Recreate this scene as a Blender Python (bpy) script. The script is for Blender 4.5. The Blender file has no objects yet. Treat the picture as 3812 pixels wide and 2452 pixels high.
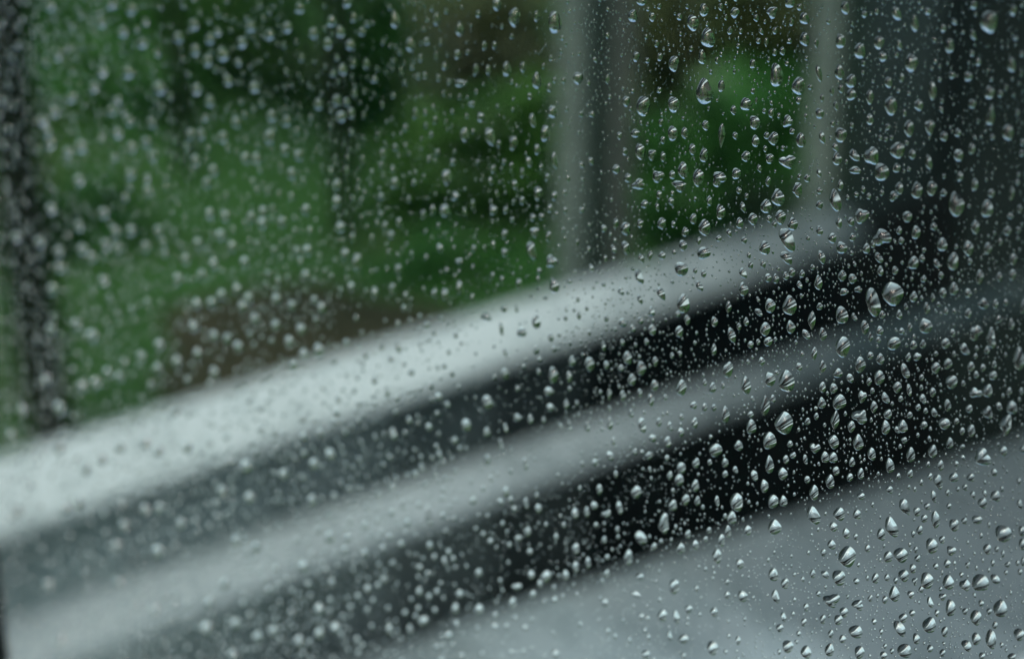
import bpy, math, random
import numpy as np
from mathutils import Vector

R = math.radians
random.seed(7)
rng = np.random.default_rng(11)
sc = bpy.context.scene
col = sc.collection

# ------------------------------------------------------------------ camera, sky, sun, exposure
PITCH = R(17)
FOCUS = 0.214                      # metres to the pane where it is sharp
SPAN = 0.70                        # frame width divided by distance
cam_data = bpy.data.cameras.new('camera')
cam = bpy.data.objects.new('camera', cam_data)
col.objects.link(cam)
cam.location = (0, 0, 0)
cam.rotation_euler = (math.pi / 2 - PITCH, 0, 0)
cam_data.sensor_width = 36
cam_data.lens = 36 / SPAN
cam_data.clip_start = 0.005
cam_data.clip_end = 500
cam_data.dof.use_dof = True
cam_data.dof.focus_distance = FOCUS
cam_data.dof.aperture_fstop = 9.2
sc.camera = cam

world = bpy.data.worlds.new('World')
sc.world = world
world.use_nodes = True
wn = world.node_tree.nodes
wl = world.node_tree.links
sky = wn.new('ShaderNodeTexSky')
sky.sky_type = 'NISHITA'
sky.sun_disc = False
sky.sun_elevation = R(52)
sky.sun_rotation = R(200)
sky.dust_density = 6.0
sky.ozone_density = 0.6
sky.air_density = 1.0
bg = wn['Background']
bg.inputs['Strength'].default_value = 0.12
wl.new(sky.outputs[0], bg.inputs['Color'])

sun_data = bpy.data.lights.new('sun', 'SUN')
sun_data.energy = 0.7
sun_data.angle = R(25)
sun_data.color = (1, 0.97, 0.93)
sun = bpy.data.objects.new('sun', sun_data)
col.objects.link(sun)
sun.rotation_euler = (R(38), 0, R(-20))

vs = sc.view_settings
vs.view_transform = 'Standard'
vs.look = 'None'
vs.exposure = 0.52
vs.gamma = 1.0
vs.use_curve_mapping = False

cy = sc.cycles
cy.max_bounces = 10
cy.transmission_bounces = 10
cy.glossy_bounces = 4
cy.diffuse_bounces = 2
cy.transparent_max_bounces = 24
cy.use_denoising = True
cy.use_adaptive_sampling = True
cy.adaptive_threshold = 0.03
cy.sample_clamp_indirect = 10

# ------------------------------------------------------------------ materials
MATS = {}


def new_mat(name):
    m = bpy.data.materials.new(name)
    m.use_nodes = True
    MATS[name] = m
    return m, m.node_tree.nodes, m.node_tree.links


def noise_mat(name, stops, scale=8.0, detail=5.0, rough=0.6, bump=0.2, spec=0.5, stretch=(1, 1, 1), bscale=40.0, distort=0.0):
    m, n, l = new_mat(name)
    b = n['Principled BSDF']
    tc = n.new('ShaderNodeTexCoord')
    mp = n.new('ShaderNodeMapping')
    mp.inputs['Scale'].default_value = stretch
    l.new(tc.outputs['Object'], mp.inputs['Vector'])
    nz = n.new('ShaderNodeTexNoise')
    nz.inputs['Scale'].default_value = scale
    nz.inputs['Detail'].default_value = detail
    nz.inputs['Distortion'].default_value = distort
    l.new(mp.outputs[0], nz.inputs['Vector'])
    cr = n.new('ShaderNodeValToRGB')
    el = cr.color_ramp.elements
    while len(el) < len(stops):
        el.new(0.5)
    for e, (p, c) in zip(el, stops):
        e.position = p
        e.color = (*c, 1)
    l.new(nz.outputs[0], cr.inputs[0])
    l.new(cr.outputs[0], b.inputs['Base Color'])
    b.inputs['Roughness'].default_value = rough
    b.inputs['Specular IOR Level'].default_value = spec
    n2 = n.new('ShaderNodeTexNoise')
    n2.inputs['Scale'].default_value = bscale
    n2.inputs['Detail'].default_value = 4
    l.new(mp.outputs[0], n2.inputs['Vector'])
    bp = n.new('ShaderNodeBump')
    bp.inputs['Strength'].default_value = bump
    bp.inputs['Distance'].default_value = 0.01
    l.new(n2.outputs[0], bp.inputs['Height'])
    l.new(bp.outputs[0], b.inputs['Normal'])
    return m


noise_mat('white_paint', [(0.3, (0.62, 0.66, 0.65)), (0.7, (0.76, 0.79, 0.78))], scale=6, rough=0.45, bump=0.1)
noise_mat('grey_paint', [(0.3, (0.34, 0.38, 0.38)), (0.7, (0.44, 0.48, 0.48))], scale=6, rough=0.5, bump=0.1)
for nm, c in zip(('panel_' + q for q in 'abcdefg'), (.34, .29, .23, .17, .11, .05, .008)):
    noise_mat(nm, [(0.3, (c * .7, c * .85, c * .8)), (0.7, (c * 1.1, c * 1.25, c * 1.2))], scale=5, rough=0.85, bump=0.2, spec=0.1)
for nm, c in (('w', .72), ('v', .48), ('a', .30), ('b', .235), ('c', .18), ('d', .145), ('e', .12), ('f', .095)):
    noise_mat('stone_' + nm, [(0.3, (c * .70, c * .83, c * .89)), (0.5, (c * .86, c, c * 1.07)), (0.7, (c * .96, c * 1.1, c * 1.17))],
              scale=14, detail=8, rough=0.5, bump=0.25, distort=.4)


def shaded_paint(name, unshaded, shade_tint, x0, x1):
    """paint that darkens unevenly towards one end, the shade put into its colour"""
    m = noise_mat(name, [(0.3, tuple(c * .92 for c in unshaded)), (0.7, unshaded)], scale=6, rough=0.45, bump=0.1)
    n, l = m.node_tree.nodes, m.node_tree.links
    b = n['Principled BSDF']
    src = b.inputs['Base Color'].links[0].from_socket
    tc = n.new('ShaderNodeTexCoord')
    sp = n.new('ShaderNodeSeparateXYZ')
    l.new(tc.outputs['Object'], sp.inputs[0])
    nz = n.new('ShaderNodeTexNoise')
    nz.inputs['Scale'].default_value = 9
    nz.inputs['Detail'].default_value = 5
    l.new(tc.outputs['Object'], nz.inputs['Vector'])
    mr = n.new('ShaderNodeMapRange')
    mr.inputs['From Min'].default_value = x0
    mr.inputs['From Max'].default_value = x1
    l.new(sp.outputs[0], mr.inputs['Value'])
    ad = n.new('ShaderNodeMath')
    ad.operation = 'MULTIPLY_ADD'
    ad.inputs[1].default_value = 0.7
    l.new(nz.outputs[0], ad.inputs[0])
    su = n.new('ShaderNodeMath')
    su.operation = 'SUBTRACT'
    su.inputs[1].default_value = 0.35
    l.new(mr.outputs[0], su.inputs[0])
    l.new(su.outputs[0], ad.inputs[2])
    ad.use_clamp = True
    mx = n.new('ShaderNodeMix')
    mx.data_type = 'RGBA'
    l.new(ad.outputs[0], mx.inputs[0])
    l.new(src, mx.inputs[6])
    mx.inputs[7].default_value = (*shade_tint, 1)
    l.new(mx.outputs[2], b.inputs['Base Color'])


shaded_paint('rail_white', (0.50, 0.54, 0.54), (0.03, 0.042, 0.04), -0.05, 0.42)  # right end darkened in the colour in place of shade
shaded_paint('rail_grey', (0.32, 0.35, 0.36), (0.016, 0.025, 0.024), -0.1, 0.40)
noise_mat('asphalt', [(0.3, (0.006, 0.009, 0.009)), (0.7, (0.018, 0.022, 0.021))], scale=12, rough=0.7, spec=0.2, bump=0.4)
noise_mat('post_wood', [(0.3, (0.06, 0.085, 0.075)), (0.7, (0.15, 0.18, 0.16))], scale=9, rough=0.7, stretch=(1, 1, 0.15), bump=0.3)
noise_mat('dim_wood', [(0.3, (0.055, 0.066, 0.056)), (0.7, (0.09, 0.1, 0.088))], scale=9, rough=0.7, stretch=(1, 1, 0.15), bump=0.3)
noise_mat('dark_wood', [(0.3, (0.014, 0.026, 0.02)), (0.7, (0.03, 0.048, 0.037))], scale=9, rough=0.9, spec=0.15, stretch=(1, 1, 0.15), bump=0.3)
noise_mat('grey_wall', [(0.3, (0.012, 0.022, 0.023)), (0.7, (0.024, 0.036, 0.037))], scale=3, rough=0.85, spec=0.2)
noise_mat('dark_wall', [(0.3, (0.005, 0.008, 0.008)), (0.7, (0.012, 0.017, 0.016))], scale=3, rough=0.9, spec=0.1)
noise_mat('bark', [(0.3, (0.006, 0.009, 0.006)), (0.7, (0.014, 0.017, 0.011))], scale=9, rough=0.95, spec=0.1, stretch=(1, 1, 0.2), bump=0.8)
noise_mat('bank', [(0.34, (0.034, 0.045, 0.014)), (0.45, (0.026, 0.056, 0.014)), (0.56, (0.022, 0.066, 0.014)), (0.7, (0.028, 0.078, 0.017))],
          scale=0.7, detail=4, rough=0.9, bump=0.6, spec=0.2)
noise_mat('lawn', [(0.36, (0.03, 0.045, 0.014)), (0.5, (0.024, 0.065, 0.014)), (0.7, (0.03, 0.09, 0.018))],
          scale=0.9, detail=4, rough=0.9, bump=0.6, spec=0.2)
noise_mat('earth', [(0.3, (0.026, 0.032, 0.016)), (0.7, (0.052, 0.046, 0.026))], scale=4, rough=0.95, bump=0.6, spec=0.1)
noise_mat('rubber', [(0.3, (0.004, 0.006, 0.006)), (0.7, (0.009, 0.012, 0.012))], scale=30, rough=0.5)
noise_mat('kerb', [(0.3, (0.68, 0.71, 0.70)), (0.7, (0.78, 0.80, 0.79))], scale=9, rough=0.6)
for nm, a, b_ in (('leaf_olive', (0.032, 0.045, 0.012), (0.06, 0.075, 0.02)), ('leaf_dark', (0.014, 0.055, 0.014), (0.034, 0.10, 0.022)),
                  ('leaf_mid', (0.022, 0.09, 0.016), (0.046, 0.155, 0.026)),
                  ('leaf_bright', (0.03, 0.095, 0.016), (0.062, 0.155, 0.026))):
    m = noise_mat(nm, [(0.3, a), (0.7, b_)], scale=3, rough=0.5, bump=0.0)
    n, l = m.node_tree.nodes, m.node_tree.links
    b = n['Principled BSDF']
    tr = n.new('ShaderNodeBsdfTranslucent')
    tr.inputs['Color'].default_value = (*[min(1, 1.3 * x) for x in b_], 1)
    mx = n.new('ShaderNodeMixShader')
    mx.inputs[0].default_value = 0.35
    l.new(b.outputs[0], mx.inputs[1])
    l.new(tr.outputs[0], mx.inputs[2])
    l.new(mx.outputs[0], n['Material Output'].inputs['Surface'])

# water
m, n, l = new_mat('water')
n.remove(n['Principled BSDF'])
g = n.new('ShaderNodeBsdfGlass')
g.inputs['IOR'].default_value = 1.333
g.inputs['Roughness'].default_value = 0.0
g.inputs['Color'].default_value = (0.985, 1, 0.995, 1)
l.new(g.outputs[0], n['Material Output'].inputs['Surface'])

# pane: clear thin glass with a faint film of dried marks
m, n, l = new_mat('pane_glass')
n.remove(n['Principled BSDF'])
tc = n.new('ShaderNodeTexCoord')
nz = n.new('ShaderNodeTexNoise')
nz.inputs['Scale'].default_value = 140
nz.inputs['Detail'].default_value = 5
l.new(tc.outputs['Object'], nz.inputs['Vector'])
nz2 = n.new('ShaderNodeTexNoise')
nz2.inputs['Scale'].default_value = 30
nz2.inputs['Detail'].default_value = 3
l.new(tc.outputs['Object'], nz2.inputs['Vector'])
mul = n.new('ShaderNodeMath')
mul.operation = 'MULTIPLY'
l.new(nz.outputs[0], mul.inputs[0])
l.new(nz2.outputs[0], mul.inputs[1])
mr = n.new('ShaderNodeMapRange')
mr.inputs['From Min'].default_value = 0.15
mr.inputs['From Max'].default_value = 0.42
mr.inputs['To Min'].default_value = 0.022
mr.inputs['To Max'].default_value = 0.034
l.new(mul.outputs[0], mr.inputs['Value'])
tb = n.new('ShaderNodeBsdfTransparent')
tb.inputs['Color'].default_value = (0.83, 0.965, 0.93, 1)
rp = n.new('ShaderNodeValToRGB')
rp.color_ramp.elements[0].position = 0.36
rp.color_ramp.elements[0].color = (0.70, 0.86, 0.85, 1)
rp.color_ramp.elements[1].position = 0.52
rp.color_ramp.elements[1].color = (0.785, 0.95, 0.94, 1)
l.new(nz.outputs[0], rp.inputs[0])
l.new(rp.outputs[0], tb.inputs['Color'])
df = n.new('ShaderNodeBsdfTranslucent')
df.inputs['Color'].default_value = (0.01, 0.17, 0.16, 1)
mx = n.new('ShaderNodeMixShader')
l.new(mr.outputs[0], mx.inputs[0])
l.new(tb.outputs[0], mx.inputs[1])
l.new(df.outputs[0], mx.inputs[2])
l.new(mx.outputs[0], n['Material Output'].inputs['Surface'])


m, n, l = new_mat('clear')
n.remove(n['Principled BSDF'])
tb = n.new('ShaderNodeBsdfTransparent')
l.new(tb.outputs[0], n['Material Output'].inputs['Surface'])


# ------------------------------------------------------------------ helpers
def tag(o, label=None, cat=None, group=None, kind=None):
    for k, v in (('label', label), ('category', cat), ('group', group), ('kind', kind)):
        if v:
            o[k] = v
    return o


def mesh_obj(name, verts, faces, mat, parent=None, loc=(0, 0, 0), smooth=False):
    me = bpy.data.meshes.new(name)
    me.from_pydata([tuple(v) for v in verts], [], faces)
    me.materials.append(MATS[mat])
    if smooth:
        me.polygons.foreach_set('use_smooth', [True] * len(me.polygons))
        me.set_sharp_from_angle(angle=R(38))
    me.update()
    o = bpy.data.objects.new(name, me)
    o.location = loc
    col.objects.link(o)
    if parent:
        o.parent = parent
    return o


def empty(name, loc):
    o = bpy.data.objects.new(name, None)
    o.location = loc
    col.objects.link(o)
    return o


def sweep(a, b, profile, caps=True):
    """closed profile [(across, up)] swept from a to b (world points, level or upright)"""
    a, b = Vector(a), Vector(b)
    d = (b - a).normalized()
    up = Vector((0, 0, 1)) if abs(d.z) < 0.9 else Vector((0, 1, 0))
    side = d.cross(up).normalized()
    up = side.cross(d).normalized()
    k = len(profile)
    v = [p + side * x + up * y for p in (a, b) for x, y in profile]
    f = [(i, (i + 1) % k, k + (i + 1) % k, k + i) for i in range(k)]
    if caps:
        f += [tuple(range(k))[::-1], tuple(range(k, 2 * k))]
    return v, f


def round_rect(w, h, r, n=5):
    out = []
    for cx, cyy, a0 in ((w / 2 - r, h / 2 - r, 0), (-w / 2 + r, h / 2 - r, 90), (-w / 2 + r, -h / 2 + r, 180), (w / 2 - r, -h / 2 + r, 270)):
        for i in range(n + 1):
            a = R(a0 + 90 * i / n)
            out.append((cx + r * math.cos(a), cyy + r * math.sin(a)))
    return out


def smooth_poly(p, n=3):
    p = [np.array(q, float) for q in p]
    for _ in range(n):
        q = []
        for i in range(len(p)):
            a, b = p[i], p[(i + 1) % len(p)]
            q += [a * .8 + b * .2, a * .2 + b * .8]
        p = q
    return [tuple(q) for q in p]


def local(v, o):
    return [tuple(Vector(p) - o.location) for p in v]


def prism(poly, z0, z1):
    k = len(poly)
    v = [(x, y, z0) for x, y in poly] + [(x, y, z1) for x, y in poly]
    f = [(i, (i + 1) % k, k + (i + 1) % k, k + i) for i in range(k)] + [tuple(range(k))[::-1], tuple(range(k, 2 * k))]
    return v, f


# ------------------------------------------------------------------ the place outside (eye height is z = 0)
GROUND = -1.1
v = [(-60, -60, GROUND), (60, -60, GROUND), (60, 60, GROUND), (-60, 60, GROUND)]
tag(mesh_obj('ground', v, [(0, 1, 2, 3)], 'lawn'), kind='structure')

# asphalt strip beside the window
DIRL = Vector((0.82, 0.57, 0)).normalized()
NRML = Vector((DIRL.y, -DIRL.x, 0))           # towards the window
P0 = Vector((-0.083, 1.228, 0))


def off(t, d):
    p = P0 + DIRL * t + NRML * d
    return (p.x, p.y)


v, f = prism([off(-30, 0.3), off(-30, 3.6), off(30, 3.6), off(30, 0.3)], GROUND - 0.02, GROUND + 0.004)
tag(mesh_obj('road', v, f, 'asphalt'), kind='structure')

# low wall in front of the railing, capped with slabs of unlike grey and a whiter near edge course
ledge = empty('ledge_wall', (P0.x, P0.y, GROUND))
tag(ledge, 'low grey stone wall with slab top below the two rails', 'wall')
v, f = prism([off(-4, 0.004), off(-4, 0.78), off(0.5, 0.378), off(4, 0.345), off(4, 0.004)], GROUND, -0.72)
mesh_obj('wall_body', local(v, ledge), f, 'stone_f', ledge)
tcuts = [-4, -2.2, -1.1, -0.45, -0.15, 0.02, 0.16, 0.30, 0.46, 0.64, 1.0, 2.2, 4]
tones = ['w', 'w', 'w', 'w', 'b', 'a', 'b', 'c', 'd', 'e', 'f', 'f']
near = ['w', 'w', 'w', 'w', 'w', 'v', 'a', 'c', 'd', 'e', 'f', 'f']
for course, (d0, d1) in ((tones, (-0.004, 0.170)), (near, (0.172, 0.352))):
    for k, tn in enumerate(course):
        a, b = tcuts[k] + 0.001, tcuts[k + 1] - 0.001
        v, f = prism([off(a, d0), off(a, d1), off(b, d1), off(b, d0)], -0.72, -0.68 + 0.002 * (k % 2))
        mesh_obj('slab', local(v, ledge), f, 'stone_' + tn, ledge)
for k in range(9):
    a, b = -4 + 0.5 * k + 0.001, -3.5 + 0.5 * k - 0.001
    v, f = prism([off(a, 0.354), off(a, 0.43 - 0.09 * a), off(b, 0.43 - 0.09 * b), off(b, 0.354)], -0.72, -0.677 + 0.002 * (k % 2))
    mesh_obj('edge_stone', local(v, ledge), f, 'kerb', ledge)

# railing
rail = empty('railing', (0.0, 1.36, GROUND))
tag(rail, 'blurred railing with white top rail and grey lower rail behind the wet glass', 'railing')


def line_pts(a, b, t0, t1, z):
    a, b = Vector((*a, z)), Vector((*b, z))
    return a + (b - a) * t0, a + (b - a) * t1



PR1 = smooth_poly([(-0.030, 0.019), (-0.017, 0.023), (0.028, -0.010), (0.025, -0.022), (-0.030, -0.022)])
PR2 = smooth_poly([(-0.021, 0.014), (-0.011, 0.018), (0.021, -0.008), (0.019, -0.020), (-0.021, -0.020)])
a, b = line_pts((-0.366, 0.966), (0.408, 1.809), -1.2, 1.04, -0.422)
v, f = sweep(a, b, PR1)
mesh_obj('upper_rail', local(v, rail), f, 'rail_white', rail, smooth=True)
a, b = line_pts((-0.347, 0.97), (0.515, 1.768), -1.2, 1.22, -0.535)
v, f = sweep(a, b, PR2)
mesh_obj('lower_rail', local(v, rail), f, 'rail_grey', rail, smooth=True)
a, b = line_pts((-0.405, 1.003), (0.37, 1.848), -1.2, 1.1, -0.457)
v, f = sweep(a, b, round_rect(0.014, 0.018, 0.003, 2))
mesh_obj('shadow_strip', local(v, rail), f, 'panel_g', rail)  # black strip added as the shadow line under the upper rail
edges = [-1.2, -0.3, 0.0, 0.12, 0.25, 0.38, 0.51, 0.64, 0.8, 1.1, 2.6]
cuts = [(edges[k] + .001, edges[k + 1] - .001, 'panel_%s' % 'aabcdefggg'[k]) for k in range(10)]  # tones step darker to the right, shade painted into the panels
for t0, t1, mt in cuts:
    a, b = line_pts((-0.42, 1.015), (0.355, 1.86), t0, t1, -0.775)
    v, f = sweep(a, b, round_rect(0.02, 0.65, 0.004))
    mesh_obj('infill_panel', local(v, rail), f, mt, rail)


def bx(name, x0, x1, y0, y1, z0, z1, mat, label, cat, group=None, rz=0.0):
    w, h = x1 - x0, y1 - y0
    cx, cyy = (x0 + x1) / 2, (y0 + y1) / 2
    v, f = sweep((0, 0, 0), (0, 0, z1 - z0), round_rect(w, h, min(w, h) * 0.12, 3))
    o = mesh_obj(name, v, f, mat, None, (cx, cyy, z0), True)
    o.rotation_euler.z = rz
    return tag(o, label, cat, group)


# upright posts behind the railing (depth about 2.4 m)
D = 2.4


def colx(px, y):               # sideways position of picture column px (of 2394) at depth y
    return (px - 1197) / 3420 * y * 1.0


def post(px0, px1, y, mat, label, group=None, name='porch_post', cat='post'):
    k = 1 / math.cos(PITCH) * 1.0
    x0, x1 = colx(px0, y) * 1.03, colx(px1, y) * 1.03
    return bx(name, x0, x1, y, y + (x1 - x0), GROUND, -0.06, mat, label, cat, group)


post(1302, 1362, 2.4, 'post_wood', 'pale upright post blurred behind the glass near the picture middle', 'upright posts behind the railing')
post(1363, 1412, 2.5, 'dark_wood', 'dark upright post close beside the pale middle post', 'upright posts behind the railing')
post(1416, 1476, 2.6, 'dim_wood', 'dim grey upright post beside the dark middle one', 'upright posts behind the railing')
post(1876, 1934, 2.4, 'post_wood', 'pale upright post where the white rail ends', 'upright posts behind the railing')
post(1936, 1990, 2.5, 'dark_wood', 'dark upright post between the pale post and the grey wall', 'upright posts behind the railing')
o = bx('shed_wall', colx(1985, 2.75), colx(2330, 2.75), 2.75, 2.9, GROUND, -0.09, 'grey_wall',
       'dull blue grey wall seen blurred towards the upper right', 'wall')
o = bx('dark_wall', 0.685, 4.5, 2.2, 2.4, GROUND, -0.07, 'dark_wall',
       'almost black wall filling the right side behind the drops', 'wall')

# ---- green bank, shrubs, trees
nx, ny = 60, 24
v, f = [], []
for j in range(ny):
    for i in range(nx):
        x = -16 + 32 * i / (nx - 1)
        y = 4.5 + 9 * j / (ny - 1)
        z = GROUND - 0.02 + 1.5 * (j / (ny - 1)) ** 0.9 + 0.12 * math.sin(1.7 * x + 0.8 * y) * (j > 0) + random.uniform(-0.05, 0.05) * (j > 0)
        v.append((x, y, z))
for j in range(ny - 1):
    for i in range(nx - 1):
        q = j * nx + i
        f.append((q, q + 1, q + nx + 1, q + nx))
tag(mesh_obj('bank', v, f, 'bank', smooth=True), kind='structure')


def leaf_cloud(n, rx, ry, rz, size, seed, z0=0.0):
    r = random.Random(seed)
    lob = [(r.uniform(-.55, .55), r.uniform(-.55, .55), r.uniform(-.5, .55), r.uniform(.35, .6)) for _ in range(7)]
    V, F = [], []
    for _ in range(n):
        lx, ly, lz, lr = r.choice(lob)
        a, b, c = r.gauss(0, 1), r.gauss(0, 1), r.gauss(0, 1)
        q = lr * r.uniform(.6, 1.05) / math.sqrt(a * a + b * b + c * c + 1e-6)
        p = Vector(((lx + a * q) * rx, (ly + b * q) * ry, (lz + c * q) * rz + z0))
        d = Vector((r.gauss(0, 1), r.gauss(0, 1), r.gauss(0, .6))).normalized()
        e = d.cross(Vector((r.gauss(0, 1), r.gauss(0, 1), r.gauss(0, 1)))).normalized()
        s = size * r.uniform(.6, 1.3)
        k = len(V)
        V += [p - d * s, p + e * s * .45, p + d * s, p - e * s * .45]
        F.append((k, k + 1, k + 2, k + 3))
    return V, F


def trunk_mesh(h, r0, r1, lean, seed, seg=10, rings=8):
    r = random.Random(seed)
    V, F = [], []
    for j in range(rings):
        t = j / (rings - 1)
        rad = r0 + (r1 - r0) * t
        cx, cyy = lean * t + 0.012 * math.sin(3 * t + seed), 0.02 * math.sin(5 * t + seed)
        for i in range(seg):
            a = 2 * math.pi * i / seg
            q = rad * (1 + r.uniform(-.1, .1))
            V.append((cx + q * math.cos(a), cyy + q * math.sin(a), h * t))
    for j in range(rings - 1):
        for i in range(seg):
            F.append((j * seg + i, j * seg + (i + 1) % seg, (j + 1) * seg + (i + 1) % seg, (j + 1) * seg + i))
    F.append(tuple(range((rings - 1) * seg, rings * seg)))
    return V, F


def tree(x, y, h, r0, r1, lean, crown, mat, label, seed, z=GROUND):
    t = empty('tree', (x, y, z - 0.03))
    V, F = trunk_mesh(h, r0, r1, lean, seed)
    mesh_obj('trunk', V, F, 'bark', t, smooth=True)
    rx, rz, n, size = crown
    V, F = leaf_cloud(n, rx, rx, rz, size, seed + 50, h + rz * 0.35)
    V = [(p[0] + lean, p[1], p[2]) for p in V]
    mesh_obj('crown', V, F, mat, t)
    r = random.Random(seed)
    for k in range(4):
        a = k * 1.6 + r.uniform(0, 1)
        s = Vector((lean * .9, 0, h * .9))
        e = s + Vector((math.cos(a) * rx * .6, math.sin(a) * rx * .6, rz * .5))
        V, F = sweep(s, e, round_rect(r1 * .8, r1 * .8, r1 * .35, 2))
        mesh_obj('limb', V, F, 'bark', t)
    return tag(t, label, 'tree', 'trees on the green bank')


def shrub(px, py, y, rx, rz, mat, label, seed, n=500, size=0.07):
    """px,py: picture place of its middle; it stands at depth y"""
    x = colx(px, y) * 1.03
    el = -math.tan(PITCH + math.atan((py - 770) / 3420))
    zc = el * y
    t = empty('shrub', (x, y, zc - rz))
    V, F = leaf_cloud(n, rx, rx, rz, size, seed, rz)
    mesh_obj('foliage', V, F, mat, t)
    for k in range(3):
        V, F = sweep((0.03 * k - .03, 0.02 * k, -0.4), (0.1 * (k - 1) * rx * 4, 0.05, rz * 1.1), round_rect(.025, .025, .01, 2))
        mesh_obj('stem', V, F, 'bark', t)
    return tag(t, label, 'shrub', 'shrubs beyond the railing')


tree(-0.925, 2.75, 1.5, 0.048, 0.043, 0.0, (0.45, 0.4, 400, .09), 'leaf_dark', 'slim dark trunk at the far left beyond the rail', 3)
tree(-0.62, 5.9, 1.5, 0.03, 0.025, 0.03, (0.6, 0.5, 600, .11), 'leaf_mid', 'blurred dark tree behind the white dotted drops of the upper left', 4)
tree(-0.56, 4.6, 1.35, 0.03, 0.025, 0.02, (0.5, 0.4, 400, .10), 'leaf_mid', 'thin brownish trunk above the bare earth bed', 14)
tree(-1.10, 4.9, 1.35, 0.026, 0.022, -0.02, (0.5, 0.4, 400, .10), 'leaf_mid', 'thin trunk among the glittering drops between the slim dark trunk and the earth bed', 15)
tree(-3.4, 7.5, 1.3, 0.10, 0.06, 0.1, (1.5, 0.9, 1200, .15), 'leaf_mid', 'broad green tree beyond the slim dark trunk', 5)
tree(1.6, 8.5, 1.4, 0.10, 0.06, -0.1, (1.6, 0.9, 1200, .15), 'leaf_mid', 'green tree behind the middle posts', 6)
tree(-7.5, 8.5, 1.5, 0.12, 0.07, -0.1, (1.8, 1.0, 1200, .16), 'leaf_dark', 'dark tree far out on the bank beyond the left edge', 8)
tree(5.5, 9.5, 1.6, 0.12, 0.07, 0.1, (2.0, 1.0, 1200, .16), 'leaf_dark', 'dark tree behind the grey and black walls', 9)

shrub(640, 120, 6.2, .60, .45, 'leaf_bright', 'bright green shrub near the top above the white rail', 21)
shrub(1110, 430, 5.0, .42, .40, 'leaf_bright', 'bright green shrub just beside the pale middle post', 22)
shrub(880, 190, 5.6, .14, .6, 'leaf_mid', 'narrow upright green shrub between two broader bright ones', 23, 400)
shrub(1190, 130, 5.9, .30, .24, 'leaf_olive', 'brownish shrub at the top beside the pale middle post', 24)
shrub(330, 260, 5.6, .50, .50, 'leaf_mid', 'mid green shrub among the glittering drops of the upper left', 25)
shrub(1650, 120, 4.8, .36, .26, 'leaf_olive', 'brownish shrub between the middle posts and the end post', 26)
shrub(1660, 400, 4.4, .34, .34, 'leaf_mid', 'low green shrub above the end of the white rail', 27)
shrub(200, 560, 4.4, .34, .36, 'leaf_mid', 'mid green shrub beside the slim dark trunk', 28)
shrub(1020, 640, 4.2, .34, .16, 'leaf_mid', 'low green shrub close above the white rail', 29)
shrub(130, 120, 6.4, .5, .6, 'leaf_mid', 'green shrub in the upper left corner behind the slim trunk', 30)

# bare earth bed
v, f = [(-0.55, 3.55, GROUND + 0.06)], []
for k in range(28):
    a = 2 * math.pi * k / 28
    q = 1 + 0.12 * math.sin(3 * a + 1) + 0.08 * math.sin(5 * a)
    v.append((-0.55 + 0.40 * q * math.cos(a), 3.55 + 0.55 * q * math.sin(a), GROUND - 0.005))
f = [(0, 1 + k, 1 + (k + 1) % 28) for k in range(28)]
tag(mesh_obj('earth_bed', v, f, 'earth', smooth=True), 'bare brown earth bed showing above the white rail', 'flower bed')

# ------------------------------------------------------------------ the pane
# 1/z is linear across the picture for a plane: FOCUS/z = 1 + K (x - 2650 - 0.326 y)   (x, y on a 3812 x 2452 grid)
K = 1.05e-4
ca, sa = math.cos(PITCH), math.sin(PITCH)


def plane_pts(px, py):
    px, py = np.asarray(px, float), np.asarray(py, float)
    z = FOCUS / (1 + K * (px - 2650 - 0.326 * py))
    u = (px - 1906) / 3812 * SPAN * z
    w = -(py - 1226) / 3812 * SPAN * z
    return np.stack([u, z * ca + w * sa, -z * sa + w * ca], -1)


c3 = plane_pts([0, 3812, 1906], [1226, 1226, 0])
N = np.cross(c3[1] - c3[0], c3[2] - c3[0])
N /= np.linalg.norm(N)
if N[1] < 0:
    N = -N                                     # outwards, away from the eye

corner = plane_pts([-260, 4150, 4150, -260], [-260, -260, 2720, 2720])
back = corner + N * 0.004
win = empty('window', tuple(corner[3]))
tag(win, 'rain spattered window pane crossing the picture at a slant', 'window')
W0 = np.array(corner[3])
pv = np.concatenate([corner, back]) - W0
pane = mesh_obj('pane', pv, [(0, 1, 2, 3), (4, 7, 6, 5), (0, 4, 5, 1), (1, 5, 6, 2), (2, 6, 7, 3), (3, 7, 4, 0)], 'pane_glass', win)
pane.data.materials.append(MATS['clear'])
for p in list(pane.data.polygons)[1:]:
    p.material_index = 1
q = plane_pts([-500, -120, -45, -500], [1850, 2050, 2720, 2720])
q2 = np.concatenate([q + N * 0.008, q - N * 0.006]) - W0
mesh_obj('rubber_seal', q2, [(0, 1, 2, 3), (4, 7, 6, 5), (0, 4, 5, 1), (1, 5, 6, 2), (2, 6, 7, 3), (3, 7, 4, 0)], 'rubber', win)

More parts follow.
